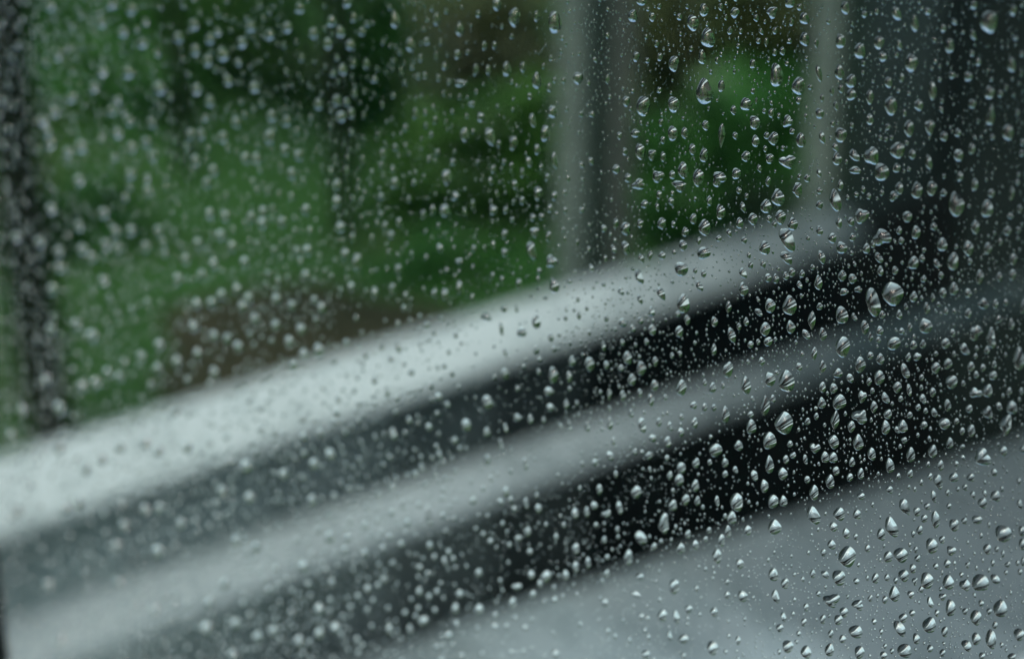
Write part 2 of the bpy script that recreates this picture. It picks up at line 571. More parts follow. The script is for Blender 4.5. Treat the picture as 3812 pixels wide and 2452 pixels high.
# ------------------------------------------------------------------ raindrops
# place and size of each drop as read from the photograph, by 1300 x 830 sheet: x y w h shape (sheet grid is 1.8415 finer)
SHEETS = {}
SHEETS[(2512,0)] = '''
200,70,62,80 315,48,32,48 32,118,36,50 124,160,78,102,p 222,165,22,36 350,120,22,40 413,88,56,72 558,125,34,52 618,150,22,32 668,85,68,76,i 
686,212,34,50 800,152,34,62,t 788,15,68,80 855,50,38,52 888,128,64,84 228,265,96,122,p 378,213,34,56,t 188,395,54,92,p 290,415,28,48 112,335,26,42 
628,290,28,66,t 685,360,32,54 738,352,38,58 890,270,62,96 972,298,34,66,t 535,438,44,60 768,435,30,38 643,408,26,44 903,400,28,34 698,520,90,148,p 
206,635,116,160,p 320,590,44,80 848,590,88,116 784,540,20,38 928,598,34,40 850,688,40,52 988,505,50,108,s 1010,672,32,56 488,715,70,88 404,757,38,64,p 
560,690,22,44,t 614,762,28,36 662,775,40,62 714,793,28,38 233,745,20,34 212,860,46,70 548,840,66,90,i 774,832,60,84,i 993,778,58,76 1104,725,40,64,s 
322,925,48,150,t 68,912,48,78 415,930,36,50 554,968,52,74 630,930,36,50 678,950,66,86 805,900,38,44 864,962,62,98 898,797,26,40 1010,942,48,90,s 
488,1072,60,68 620,1020,28,44 652,1088,54,64 200,1065,60,92 122,1025,46,80,p 775,1108,92,92,i 742,1016,30,36 58,1170,70,110,p 162,1220,72,120,p 
302,1225,86,96,i 422,1190,58,78 580,1155,36,50,s 908,1222,44,52 855,1210,28,42 988,1185,38,62,s 640,1245,36,62 842,1300,62,98,i 707,1355,82,110 
626,1415,68,94 440,1305,36,46 492,1345,28,44 238,1378,42,64,p 315,1455,60,104,p 467,1420,44,70,s 535,1500,58,80 725,1488,70,88 648,1500,36,46 
128,1500,52,70 1168,55,62,90 1137,285,66,106,p 1268,350,84,106 1400,292,74,94 1427,390,60,76 1520,95,80,100,s 1645,165,58,118,p 1735,80,50,64 
1915,150,56,60,s 2050,35,60,76 2155,150,118,170 2045,240,60,86,s 1885,315,74,104 2335,262,54,48 1840,195,50,64 2080,425,48,72 2310,445,70,112 
1622,432,92,122 1540,310,50,80,s 1130,500,66,100,p 1208,557,74,94 1210,650,72,78 1140,610,38,62 1078,625,32,72,t 1338,668,58,98,p 1465,565,60,78 
1555,535,42,74,t 1482,726,90,126 1768,625,60,130,p 2012,525,64,80 1900,515,52,64 2158,635,78,98 1672,722,64,86 1605,640,36,40 1337,820,52,80 
1214,860,32,48 1083,848,34,50 1605,880,74,110 1748,870,72,98,i 2165,800,70,130,i 2040,712,60,76 2285,910,84,124,p 1460,870,42,50 1138,925,76,106 
1845,935,64,70 1940,910,54,64 1100,1010,50,60,s 1447,955,32,42 1527,1030,98,116 1350,1070,102,116,i 1230,1065,84,78,s 1112,1090,66,84 1628,1058,56,72 
1740,1112,60,110,s 1945,1065,72,92 2036,1020,54,88 1237,1168,76,56 1418,1180,104,116 1522,1152,58,66 1605,1158,34,42 2056,1265,54,96 1955,1210,52,74 
1135,1270,42,70 1540,1290,60,84 1660,1305,84,110 1762,1290,76,100 1842,1322,52,56 1100,1375,88,150,s 1930,1405,106,166,p 2140,1430,92,120 
2310,1325,50,110,t 2170,1325,56,70 1292,1300,32,58 1420,1322,34,48 1500,1345,64,66,i 1330,1345,36,50 992,1405,50,56 993,1308,38,44 1245,1333,34,42 
1280,1480,88,100,i 1595,1485,72,74 1130,1500,48,60 2375,500,40,70 2270,600,40,60 2350,770,46,60 2380,1050,50,60 2320,70,60,90 2380,30,40,60 
1300,100,44,54 1385,80,36,54 1215,165,24,40 1780,275,36,50 2170,545,40,44 2380,370,44,60 1575,775,34,60 2350,1250,44,52 2365,1430,50,70 
2300,1480,56,50 1815,545,38,46 
'''
SHEETS[(2512,810)] = '''
205,70,76,112,p 72,98,48,70 445,38,50,74 372,105,44,54,s 302,142,40,46 57,190,58,76 165,160,34,60,t 198,242,88,84 476,155,40,48 617,208,68,94 
508,257,28,52 770,150,112,150,s 764,275,88,80,s 808,45,62,88 726,10,48,46 683,45,32,44 992,90,48,64 1080,140,60,66 1126,35,44,78 1208,28,46,66 
1285,15,90,80 1218,135,46,54 1420,135,112,110,i 1145,208,76,76,p 1005,270,54,92,s 1313,212,54,68 1358,182,34,54 1398,275,62,72,s 1553,158,44,50 
1654,102,64,92 1538,88,44,56 1775,62,50,60 1833,185,76,92 2060,65,66,96 2280,90,62,76 2355,85,44,60 2145,210,64,84 2012,210,72,110 2232,165,40,60 
1908,300,82,120 1636,310,74,90 1695,278,42,56 1795,315,58,64,s 2320,285,62,86 2313,392,60,84 2090,405,60,102 2225,405,52,70 1148,400,56,70,p 
1218,418,54,68 985,448,54,90,p 1410,365,42,70 1510,362,46,58 855,460,40,52,s 1705,420,44,52 470,490,62,92 168,468,60,70,s 467,380,62,70,s 
640,412,44,60 693,418,40,66 762,400,42,52 803,375,44,58 872,385,36,50 945,340,34,38 45,352,90,100 520,325,36,52 605,318,38,56 140,362,34,48 
198,385,40,54 1160,508,52,50,i 1258,492,54,42,i 1912,488,66,88 1838,515,54,72 2010,517,58,66 1495,525,130,160,p 1358,580,112,184,s 1636,543,58,72 
1768,548,36,62 58,590,92,124 655,605,70,90,p 788,605,86,130,p 368,612,42,82,t 575,648,56,50,s 1145,668,80,114 993,608,40,48 2115,590,84,76 
2198,590,50,72 2390,610,60,100 1728,620,48,78 1230,680,40,52,s 1422,665,46,52 1538,665,46,62 1808,595,36,42 1858,640,40,54 1915,640,38,44 
2010,655,54,76 620,765,68,90,p 795,752,60,80,p 940,702,48,122,t 1303,750,54,90 1718,742,90,104 1405,775,54,62 1612,750,34,62 2222,695,50,54 
2308,730,46,84 272,712,46,72 85,700,44,70 35,780,60,74 390,805,66,96,s 490,712,34,60 440,745,34,50 640,848,60,62 900,800,58,64,s 1015,800,50,80,p 
1340,818,36,68,t 1395,838,38,44 1555,778,44,50 1500,860,90,90 1635,872,50,64 1700,866,46,60 1905,790,44,60 2060,785,88,102,i 2168,825,70,130,i 
1855,860,62,78 1152,888,92,136,p 955,930,38,86 1985,900,76,88,s 2070,895,36,48 2140,908,46,62 2360,970,90,150,p 520,870,40,54 595,985,44,64 
1340,945,44,50 1408,968,54,76 1600,955,38,62 1660,952,60,52,i 1790,932,36,40 1915,935,34,48 365,1040,70,110 268,905,40,80 1270,1005,72,100 
1013,1020,46,84,t 852,1022,44,56 1578,1050,66,100,s 1788,1028,64,76 1872,1000,62,72 2030,1020,54,72 2112,1028,42,60 2190,1005,40,56 2066,1075,42,54 
2180,1080,64,64 1118,1065,58,62 1402,1095,70,92 1200,1098,54,62,s 652,1110,70,100,p 768,1125,98,146,p 488,1150,66,120 698,1062,34,36 1898,1125,86,88 
1692,1095,36,48 1978,1135,34,48 45,1165,76,110 258,1165,56,74 205,1130,36,56 330,1148,30,54 1012,1160,44,70 1088,1168,52,62 1332,1122,36,52 
1525,1160,60,72 1606,1180,42,84,s 1768,1195,48,62 1690,1165,30,46 1285,1225,50,80,i 1443,1235,60,74,s 1548,1240,36,44 1700,1240,58,64,s 
1355,1185,32,40 2060,1200,82,72,i 2145,1185,68,94 2292,1188,46,58 2375,1190,38,64 1128,1262,84,100 1008,1272,56,70,p 620,1290,60,140,t 672,1240,40,56 
128,1285,54,60 205,1298,40,64 268,1300,40,56 348,1350,60,108 520,1348,44,48 135,1405,50,76 750,1410,112,150,p 910,1395,40,48 970,1360,34,46 
1100,1385,56,118,t 1210,1430,46,76 1270,1362,88,90,i 1365,1297,44,78,p 1460,1345,54,66 1446,1440,58,90,p 1563,1430,62,86 1523,1452,40,48,s 
1610,1352,42,46 1668,1298,40,46 1778,1335,56,60,s 1848,1410,78,80 1870,1285,50,84 1710,1418,46,52 2018,1308,52,60 2145,1335,76,80,i 2222,1292,56,62,s 
2310,1300,80,94 2270,1415,84,130,i 2032,1458,58,84 1970,1462,38,58 525,1435,68,96,p 2362,1245,32,44 
'''
SHEETS[(2512,1622)] = '''
650,35,90,110,p 1090,42,66,90,p 1258,48,68,96,p 280,98,88,94,p 438,68,62,70,p 45,220,64,86,p 145,185,54,76 240,180,38,48 345,185,46,70,p 345,260,42,54 
650,200,60,110,p 740,258,64,80 615,345,56,84,p 545,270,56,80,s 415,230,44,56,s 140,340,60,84 30,300,64,90 962,82,64,66,i 790,55,42,44 810,132,44,46 
762,160,40,62 895,160,36,72,s 1030,145,56,72 1085,148,56,74 1350,125,54,80,p 1215,178,42,60 1105,238,46,60 1065,315,60,88,p 908,298,42,50 
955,390,62,96,p 1200,282,40,56 1275,258,44,70 1277,415,50,50,p 1618,132,58,98,p 1768,105,58,90 1885,50,50,76,p 1573,28,40,44 1475,205,56,96,p 
1820,200,50,72 1612,257,42,60 1532,275,34,44 1975,148,44,40,s 1972,72,40,36 2108,145,108,116,i 2250,102,62,76 2390,90,60,60 2190,250,50,54 
2360,310,40,52 1805,312,70,104,s 1912,285,64,70 2030,285,56,62 1750,278,38,50 1690,320,34,46 1472,368,50,50 1990,352,44,46 1775,415,48,80,s 
1645,365,26,38 1870,390,34,48 2045,405,44,60,s 2125,395,44,50,s 2200,412,70,80 2110,460,66,76 2365,468,52,68,s 425,455,90,120,p 675,450,72,90,p 
745,448,52,76,p 75,435,60,80 155,445,46,70 290,445,40,80,s 390,560,70,88 345,548,34,46 235,645,40,52 365,655,48,84,p 500,645,56,72 320,715,56,86,p 
90,672,46,70 210,705,40,50 40,770,64,84 140,745,56,72 685,628,92,100,p 290,825,66,106,p 950,545,104,116,s 1128,535,78,84 1250,538,52,70 1088,622,56,64 
1575,485,76,110,s 1660,518,50,60 1730,482,46,46 1710,565,44,56 1788,575,60,108,p 1880,480,36,44 1915,610,64,90 1985,582,46,46 2072,573,74,60 
2155,610,28,46 2252,668,112,116 2380,650,50,80 2385,740,60,80 1485,625,92,136,s 1415,675,52,84 1175,668,50,70 1240,690,32,44 1075,745,56,66 
1680,645,46,58 1635,672,30,46 1762,752,80,102 1832,710,44,54 1895,785,62,68,i 1550,815,88,100 1462,828,60,72 1665,838,40,48 2142,775,56,78 
2208,775,38,44 2250,808,32,54 1183,830,110,140,p 1020,800,44,50 1322,770,40,50 675,950,70,90 755,1010,56,76 445,875,56,76 1125,970,88,104 
1030,948,60,60,s 945,945,40,60 820,948,32,34 1632,908,46,60 1570,955,66,80 1868,875,46,60 1790,893,40,44 1375,975,48,70 1728,990,86,104 
1875,1003,78,96 2095,1005,110,122 1990,1020,66,84,i 2195,980,72,72,s 2282,880,44,44,i 2350,870,34,44 2390,860,40,70 2180,870,34,50 1645,995,34,54,i 
1245,995,42,44 1455,970,34,50 1965,950,34,40 2270,935,34,38 1075,1125,98,94,i 690,1100,66,90,s 465,1098,70,84 360,1090,46,60 900,1172,40,56 
1160,1205,56,70 1120,1258,56,72 1255,1155,70,70,i 1505,1085,70,96,p 1618,1085,46,50 1690,1050,36,44 1750,1140,46,76,s 1835,1100,48,50,i 
1890,1180,64,116,p 2232,1182,90,124 2065,1245,72,106,p 1990,1200,40,48 2155,1200,38,48 2100,1145,40,46 1565,1245,54,62 1627,1212,38,44 1797,1212,34,46 
1440,1120,40,50,i 1745,1295,84,108 1850,1340,46,70 1540,1318,88,100,s 1240,1340,90,90 1015,1255,44,66 720,1315,52,62 745,1240,48,70,s 885,1275,42,60 
1655,1388,48,70 2065,1388,62,80 2168,1395,74,126,p 2360,1358,76,84 2195,1295,40,50 2000,1435,74,82,s 1575,1470,94,90 1060,1465,62,90 1265,1480,68,86 
900,1480,72,90 1150,1390,46,60 1070,1355,40,60 775,1440,80,86 260,1450,80,100 60,1390,80,70 435,1400,40,70 270,1205,60,70 95,1185,60,66 
1750,1455,40,50 1835,1485,40,50 2105,1505,44,50 2310,1510,60,50 1430,1500,50,50 8,1010,50,90 150,1045,44,50 2240,1430,30,40 
'''
SHEETS[(1250,0)] = '''
408,140,76,130,p 692,133,60,100 850,205,64,100,p 1225,118,86,130 1105,35,66,90 978,97,44,66 1378,112,46,80 1503,155,92,154 1565,82,22,30 90,30,60,80 
122,120,56,90 35,235,56,80 100,310,80,90 210,440,56,96 120,435,56,90 45,485,54,66 512,310,76,110,p 625,285,52,66 720,290,40,60 325,290,44,60 
583,400,50,70 688,385,46,70,t 835,375,56,80 905,360,40,50 1020,315,44,72 1088,312,44,66 960,480,50,90 1045,480,46,76 1172,475,70,104 1283,460,50,76 
448,490,44,76,s 855,570,90,66,i 568,525,50,60 705,535,46,60 850,663,40,50 1380,557,76,110,p 1465,600,46,66 1330,660,42,56 1500,550,38,50 
1563,552,38,50 1660,538,68,92,p 1732,570,30,46 1862,545,38,70,t 1862,245,32,48 1475,400,36,48 1425,455,32,50 1545,350,36,46,s 2038,112,62,90 
2095,10,70,60 2170,118,44,66 2218,45,30,42 2060,390,48,72 2222,392,40,56 2318,437,70,104 2137,415,36,44 2200,300,36,50 2127,253,26,40 
2108,730,92,136,p 2318,720,76,110,p 1992,695,56,72 2218,618,36,46 2230,840,36,56 2310,915,66,104 2055,915,60,64 2088,1040,68,110,p 2168,1060,60,70,i 
1945,930,40,60 2243,960,36,56 2245,1075,40,70 1983,1040,42,56 1923,1160,56,70 2003,1220,52,70 2078,1265,80,80,i 2210,1210,80,80,i 2308,1200,46,60 
2360,1275,80,80,i 2218,1335,44,60 2118,1400,56,60 2300,1380,44,56 2205,1420,40,60,s 2235,1510,54,50 1487,768,72,90 1438,915,70,122 1350,825,60,110,s 
1500,1100,64,116,s 1382,1025,50,84 1218,980,68,104 1058,935,92,130,s 885,925,72,106 1118,985,44,60 545,780,56,90 615,770,44,60 995,805,64,74 
900,795,40,50 620,860,46,56 800,765,44,50 935,715,56,56,i 320,720,44,70 395,655,50,60 108,775,64,90 30,810,50,70 195,790,44,70 105,905,52,66 
448,915,40,50 325,1055,66,90,s 430,1068,40,50 185,1100,52,90 80,1080,44,66 72,1170,52,90 1755,785,44,50,i 1683,785,40,50,i 1545,855,34,36 
640,1090,50,64 805,1110,56,64 975,1110,44,46 1080,1160,50,70 1205,1140,44,66 1325,1110,60,86,s 1280,1185,44,76 1408,1145,40,54 1450,1215,44,60 
1595,1225,36,60 762,1215,80,116 405,1255,72,96 1062,1240,50,66,s 1228,1265,60,76,s 1105,1330,40,70,s 820,1345,66,72,i 1388,1325,70,100 1500,1345,54,70 
1278,1375,50,70 1220,1385,40,50 940,1400,44,80 1080,1440,70,76 1165,1440,48,60 750,1445,80,100 885,1450,44,80,s 665,1440,54,84 600,1470,56,76 
430,1490,48,80 310,1465,56,60 1470,1430,50,64 1410,1485,50,60 1350,1490,56,60 1685,1440,44,50 1750,1105,50,60,s 1685,1130,50,50,s 1210,1505,46,50 
200,1320,46,60 115,1360,46,60 15,1280,50,80 20,1375,46,60 
'''
SHEETS[(1250,810)] = '''
35,68,70,54,i 250,140,48,76 145,305,84,140 435,30,56,80 615,95,44,54 705,55,44,56 825,55,38,60 948,210,50,60 1158,115,56,76,p 1158,240,56,72 
1082,185,46,70,s 1365,100,66,80,i 1460,130,50,84 1345,225,84,130,s 1480,300,80,96,i 1572,145,32,56 1655,168,34,56 1735,215,36,50 1020,205,38,50 
430,355,66,86 365,240,46,70 487,182,40,46 620,270,46,60 110,475,70,90 268,515,66,96 390,490,60,100 480,535,54,76 750,525,64,96 850,480,60,110 
938,555,50,86,s 1255,450,50,80 1140,420,46,60 1075,395,46,60 1388,420,40,60,s 850,300,66,56,i 1500,470,76,110,p 1605,438,50,50 1752,345,44,66,s 
1848,280,34,60 1920,40,46,76 1988,75,68,96 2088,40,46,66 2235,40,60,84 2315,45,36,50 1838,75,46,60 1905,215,50,64,s 1988,205,66,96,s 2095,280,50,70,s 
2155,262,40,76,t 2238,260,54,56 2320,238,34,46 2375,190,40,80 2370,350,84,100 2080,405,70,100,s 2230,520,70,90,s 1955,505,56,64,s 1838,460,40,40 
2085,560,50,66,s 1660,560,34,56 1438,550,42,46 1340,540,40,44 1155,625,56,66 1030,680,76,76,i 1240,625,34,70,s 1375,715,70,100 1275,785,72,80 
1135,760,44,110,s 1475,820,46,70 1668,670,38,70 1580,630,30,50,s 1855,690,40,56 1965,720,60,66 2088,705,46,56 2035,760,48,60 2165,645,50,66,i 
2345,660,40,50 2170,770,58,80,p 2355,780,60,80 1375,905,50,70 1160,920,44,70,s 1085,880,30,44 775,920,40,60 798,1065,46,70 655,1150,50,70 
430,890,60,90,s 320,890,40,70 675,795,36,60 352,1190,56,100,s 260,1220,40,60 185,1000,44,60 960,930,34,40 1620,985,56,86 1740,1005,70,106,p 
1835,880,44,80,s 1490,1080,76,116,p 1390,1055,46,60 1160,1070,60,90 2000,960,66,96 2095,1035,70,96,p 1965,855,40,56 2130,850,40,56 2055,870,32,44 
2190,985,46,70 1955,1030,50,56 1855,1010,44,70 2030,1110,60,90 2305,945,36,50 1600,1090,50,86 1040,1265,84,110 765,1280,56,66 1245,1170,44,56 
1460,1190,70,76 2185,1150,60,80 2370,1165,70,110,p 1875,1210,44,90,t 1968,1220,50,80 2085,1200,40,66 2160,1250,54,90,p 2258,1230,36,54 1580,1280,48,80 
1470,1300,66,66 1245,1370,64,66,i 1335,1380,50,80 1425,1385,44,60 1165,1440,44,84,s 895,1420,80,100 1035,1470,60,84 1600,1420,50,90,s 1725,1430,44,86 
1880,1410,50,96 2025,1340,42,70 2100,1420,70,110,s 2215,1400,46,70 2290,1430,54,70,s 2365,1470,50,70 820,1505,80,50,i 395,1480,70,110,s 
2170,1510,60,60 2370,1365,40,50 
'''
SHEETS[(1250,1622)] = '''
370,145,50,60 585,145,46,60 660,150,40,60 735,175,46,50 815,30,60,70 850,85,50,60 690,70,50,60 820,240,44,60 1040,160,56,90 1130,50,50,90,s 
1300,190,50,100,s 1200,240,40,56 940,440,64,70 1010,360,50,56 1065,290,44,66,s 1165,380,60,80 1130,450,64,60,s 1225,500,50,60 1305,460,50,90,s 
1388,495,56,80 640,545,66,150,s 460,470,50,90,s 1880,135,66,76,s 1775,180,50,60 1905,35,40,66 2275,40,56,80 2145,135,60,60 2270,150,44,50 
2290,270,44,66 2370,215,70,76 2355,290,56,60 1920,260,40,60 1808,365,50,80 2060,385,80,90,p 1770,475,60,66 1855,530,66,66,i 1945,490,60,96,s 
1720,520,50,80 1640,530,60,84,p 2310,475,66,80 2390,420,40,60 1442,605,42,54 1315,655,60,80 1250,700,60,60 1190,745,46,60 1175,655,36,50 
1060,720,60,60 960,635,44,46 645,750,60,84 370,690,60,60 450,740,66,70 1840,710,46,66 1645,770,60,90 1930,640,40,60 2090,695,96,104,s 
2250,600,80,130,i 2230,720,40,44 2180,755,50,60 2365,770,60,60 1510,690,46,60 1330,790,56,60 980,935,66,76 1340,950,60,80 1440,960,80,96 
1575,955,60,86,p 1645,895,56,90 1730,870,50,90,p 1860,830,46,56 2005,830,70,110 2085,965,66,66 1855,940,54,70 1825,990,44,50 2320,1030,76,110 
2055,1085,90,56,s 1845,1140,60,66 2220,1120,40,46 2240,1230,76,90 2335,1240,60,100,s 2095,1235,50,60 1650,1080,46,50 1500,1120,54,70 1555,1095,44,56 
1495,1035,44,60 1350,1080,60,70 1400,1010,50,70 1210,1140,70,90 1240,1030,80,70,i 1090,1220,56,66 980,1185,80,90 850,1080,66,76 820,1180,66,90 
640,1100,60,70 575,900,60,66 630,940,50,60 390,870,60,60 290,1020,60,66 150,1095,66,66 600,1265,84,90 370,1320,66,90 510,1320,60,90,s 215,1190,56,60 
145,1390,64,66 100,1170,60,60 475,1210,56,66 690,1440,56,70 870,1355,44,50 970,1320,44,66 1090,1300,76,60,s 1295,1310,60,60 1490,1345,40,44 
1675,1290,44,60 1865,1335,50,60 1915,1370,40,60 2145,1380,40,60 2290,1370,50,80,s 2015,1400,40,60 2125,1495,70,70 1505,1490,70,70 1200,1480,60,60 
1285,1475,44,66 860,1500,66,60 1000,1490,60,50 185,1430,50,60 800,1425,50,50 
'''
SHEETS[(0,0)] = '''
345,40,56,72 395,378,56,72 880,495,70,88 1098,605,70,88 1530,372,70,88 555,1005,70,88 355,1432,56,72 1018,1310,56,72 1620,838,56,72 1850,938,70,88 
895,1193,56,72 1565,552,56,72 1425,418,56,72 1225,258,56,72 1330,170,56,72 695,155,56,72 845,220,56,72 1440,268,56,72 1340,345,56,72 2275,148,56,72 
2185,715,56,72 2350,478,56,72 2050,1065,56,72 1955,1030,56,72 1000,975,56,72 345,985,56,72 905,1010,56,72 645,600,56,72 490,670,56,72 1350,615,56,72 
1438,695,56,72 1440,1465,56,72 1805,1450,56,72 1340,1100,56,72 1685,1085,56,72 1760,1088,56,72 2000,1190,56,72 2310,1380,56,72 1420,1255,56,72 
545,1235,56,72 1965,830,56,72 1865,795,56,72 1050,1070,56,72 810,915,56,72 770,755,56,72 885,830,56,72 1970,190,56,72 1720,185,56,72 2150,230,56,72 
2055,58,56,72 2335,220,56,72 1465,1170,56,72 1530,940,56,72 1380,920,56,72 1305,920,56,72 2310,1270,56,72 2340,800,56,72 2310,690,56,72 980,295,56,72 
900,65,56,72 765,30,56,72 705,490,56,72 1040,840,56,72 1745,600,56,72 1660,295,56,72 1850,240,56,72 465,1045,56,72 375,770,56,72 300,825,56,72 
320,900,56,72 710,1460,56,72 1545,1480,56,72 2100,1440,56,72 1725,1490,56,72 2380,15,56,72 2385,300,56,72 2250,300,56,72 
'''
SHEETS[(0,810)] = '''
115,130,56,72 405,228,56,72 275,165,56,72 725,188,56,72 795,95,56,72 900,90,56,72 630,270,56,72 415,340,56,72 355,490,56,72 1220,420,56,72 
1275,285,56,72 1465,320,56,72 1385,395,56,72 1680,305,56,72 1625,490,56,72 1360,175,56,72 1590,200,56,72 1515,120,56,72 1520,530,56,72 2110,225,56,72 
2095,395,56,72 1705,555,56,72 345,765,56,72 525,725,56,72 630,810,70,88 970,950,56,72 1355,930,56,72 2185,910,70,88 1890,740,56,72 1330,745,56,72 
1470,810,56,72 1215,985,56,72 1635,885,56,72 2205,620,56,72 2000,605,56,72 1095,870,56,72 320,1105,56,72 660,1125,56,72 410,1305,70,88 155,1315,56,72 
80,1490,56,72 740,1060,56,72 565,1150,56,72 1470,1060,56,72 1450,585,56,72 1350,590,56,72 710,430,56,72 1000,200,56,72 1085,90,56,72 540,55,56,72 
800,210,56,72 565,215,56,72 2335,65,56,72 2365,250,56,72 1800,40,56,72 1935,30,56,72 1750,695,56,72 1660,610,56,72 1895,560,56,72 2065,765,56,72 
1560,830,56,72 2015,1010,56,72 2085,935,56,72 1985,850,56,72 820,1090,56,72 1080,1030,56,72 
'''
SHEETS[(0,1622)] = '''
408,92,56,72 455,495,56,72 545,460,56,72 1000,500,56,72 1095,495,56,72 1690,210,70,88 1525,375,56,72 1945,260,56,72 1715,420,56,72 805,745,56,72 
1085,790,70,88 1620,715,56,72 1755,760,56,72 2140,440,56,72 2155,190,56,72 2265,125,56,72 1435,1140,56,72 1420,1310,70,88 1615,1280,56,72 
1770,1370,56,72 2190,1180,56,72 2190,1345,56,72 1875,1330,56,72 2300,1310,56,72 420,1390,56,72 1060,1185,56,72 1540,1010,56,72 2260,690,56,72 
820,80,56,72 1005,50,56,72 1090,105,56,72 1285,80,56,72 590,230,56,72 700,165,56,72 125,520,56,72 855,610,56,72 1240,600,56,72 820,1000,56,72 
335,1010,56,72 2080,890,56,72 1600,1490,56,72 2050,1400,56,72 
'''
S = 1.8415


def outline(shape, w, h, seg, r, amp):
    a = np.linspace(0, 2 * math.pi, seg, endpoint=False)
    x, y = np.cos(a), np.sin(a)
    if shape == 'p':
        t = np.clip(y, 0, 1)
        x = x * (1 - 0.18 * t ** 1.8) - 0.11 * t ** 2
        y = np.where(y > 0, y * 1.08, y * 0.95)
    elif shape == 't':
        x = x * (1 - 0.45 * np.abs(y) ** 2) + 0.12 * y
    elif shape == 's':
        x = x * 0.85 - 0.38 * y + 0.12 * y * y
        x /= 1.05
    elif shape == 'i':
        k = 1 + 0.13 * np.cos(3 * a + r.uniform(0, 6.28)) + 0.08 * np.cos(2 * a + r.uniform(0, 6.28)) + 0.05 * np.cos(5 * a + r.uniform(0, 6.28))
        x, y = x * k, y * k
    else:
        t = np.clip(y, 0, 1)
        x = x * (1 - 0.06 * t ** 1.6) - 0.03 * t * t
    k = 1 + amp * np.cos(2 * a + r.uniform(0, 6.28)) + amp * np.cos(3 * a + r.uniform(0, 6.28)) + 0.5 * amp * np.cos(4 * a + r.uniform(0, 6.28))
    x, y = x * k, y * k
    return x * w / 2, y * h / 2


PT = np.linspace(0, 1, 201)
_sl = np.tan(R(66) * (1.22 * PT - 0.22 * PT ** 3))
PZ = np.concatenate([np.cumsum((_sl[1:] + _sl[:-1])[::-1])[::-1] * 0.5 / 200, [0]])


def drop_mesh(px, py, w, h, shape, seg, rings, r, theta):
    amp = 0.05 if seg > 12 else 0.03
    ox, oy = outline(shape, w, h, seg, r, amp)
    rim = plane_pts(px + ox, py - oy)
    ctr = plane_pts(px, py)
    d = rim - ctr
    area = 0.5 * abs(np.sum(np.cross(d, np.roll(d, -1, 0)) @ N))
    rad = math.sqrt(area / math.pi)
    ell = min(w * 1.3, h) / max(w * 1.3, h)
    rad *= 0.75 + 0.25 * ell
    V = []
    sag = 0.03 * h
    out = -N                                   # the drops sit on the side facing the eye
    gap = out * 2e-5
    for k in range(rings + 1):
        t = math.sin(math.pi / 2 * (rings - k) / rings) if k < rings else 0.0
        z = np.interp(t, PT, PZ) * math.tan(theta) / math.tan(R(66)) * rad
        dy = sag * (1 - t * t) * 0.8
        if k == rings:
            V.append(plane_pts(px, py + dy)[None] + out * z + gap)
        else:
            V.append(plane_pts(px + ox * t, py - oy * t + dy) + out * z + gap)
    nb = seg * rings + 1
    V.append(rim + gap)
    V = np.concatenate(V)
    F = []
    for k in range(rings - 1):
        for i in range(seg):
            j = (i + 1) % seg
            F.append((k * seg + i, (k + 1) * seg + i, (k + 1) * seg + j, k * seg + j))
    for i in range(seg):
        F.append(((rings - 1) * seg + i, seg * rings, (rings - 1) * seg + (i + 1) % seg))
    a, b, c = V[F[-1][0]], V[F[-1][1]], V[F[-1][2]]
    if np.cross(b - a, c - a) @ out < 0:
        F = [t[::-1] for t in F]
    q = tuple(nb + i for i in range(seg))
    e = rim[seg // 4] - rim[0]
    if np.cross(e, rim[seg // 2] - rim[0]) @ out > 0:
        q = q[::-1]
    F.append(q)
    return V, F, ctr


drops = []
for (x0, y0), txt in SHEETS.items():
    for item in txt.split():
        q = item.split(',')
        X, Y = float(q[0]) / S + x0, float(q[1]) / S + y0
        w, h = float(q[2]) / S, float(q[3]) / S
        shp = q[4] if len(q) > 4 else 'o'
        blur = 142 * abs(K * (X - 2650 - 0.326 * Y))
        if x0 > 0:
            w = max(w - 0.55 * blur, 0.55 * w)
            h = max(h - 0.55 * blur, 0.6 * h)
        drops.append((X, Y, w, h, shp))
keep = []
for d in sorted(drops, key=lambda q: -q[2] * q[3]):
    if all((d[0] - k[0]) ** 2 / (0.5 * (d[2] + k[2])) ** 2 + (d[1] - k[1]) ** 2 / (0.5 * (d[3] + k[3])) ** 2 > 0.75 for k in keep):
        keep.append(d)
drops = [(a, b, c * 1.1, d * 1.07, e) for a, b, c, d, e in keep]
named, small = drops[:300], [(*d,) for d in drops[300:]]


def backdrop(x, y):
    """what lies behind picture point x,y (3812 x 2452)"""
    X, Y = x / 1.5923, y / 1.5923
    top1, bot1 = 1080 - .316 * X, 1240 - .333 * X
    top2, bot2 = 1446 - .347 * X, 1618 - .387 * X
    if X > 2010 and Y < 980 - .0 * X and Y < 1036 + (2394 - X) * .34:
        return 'the black wall' if (X > 2210 or Y > 470) else 'the grey wall'
    if Y < top1 - 8:
        if 1295 < X < 1365:
            return 'the pale middle post'
        return 'the green garden' if X < 1870 else 'the end post'
    if Y < bot1:
        return 'the white rail'
    if Y < top2:
        return 'the dark upper gap'
    if Y < bot2:
        return 'the grey rail'
    if Y < 1036 + (2394 - X) * .34:
        return 'the dark lower gap'
    return 'the pale stone'


ONES = 'zero one two three four five six seven eight nine ten eleven twelve thirteen fourteen fifteen sixteen seventeen eighteen nineteen'.split()
TENS = ['', '', 'twenty', 'thirty', 'forty', 'fifty', 'sixty', 'seventy', 'eighty', 'ninety']


def words(k):
    k = max(0, min(99, k))
    return ONES[k] if k < 20 else TENS[k // 10] + ('-' + ONES[k % 10] if k % 10 else '')


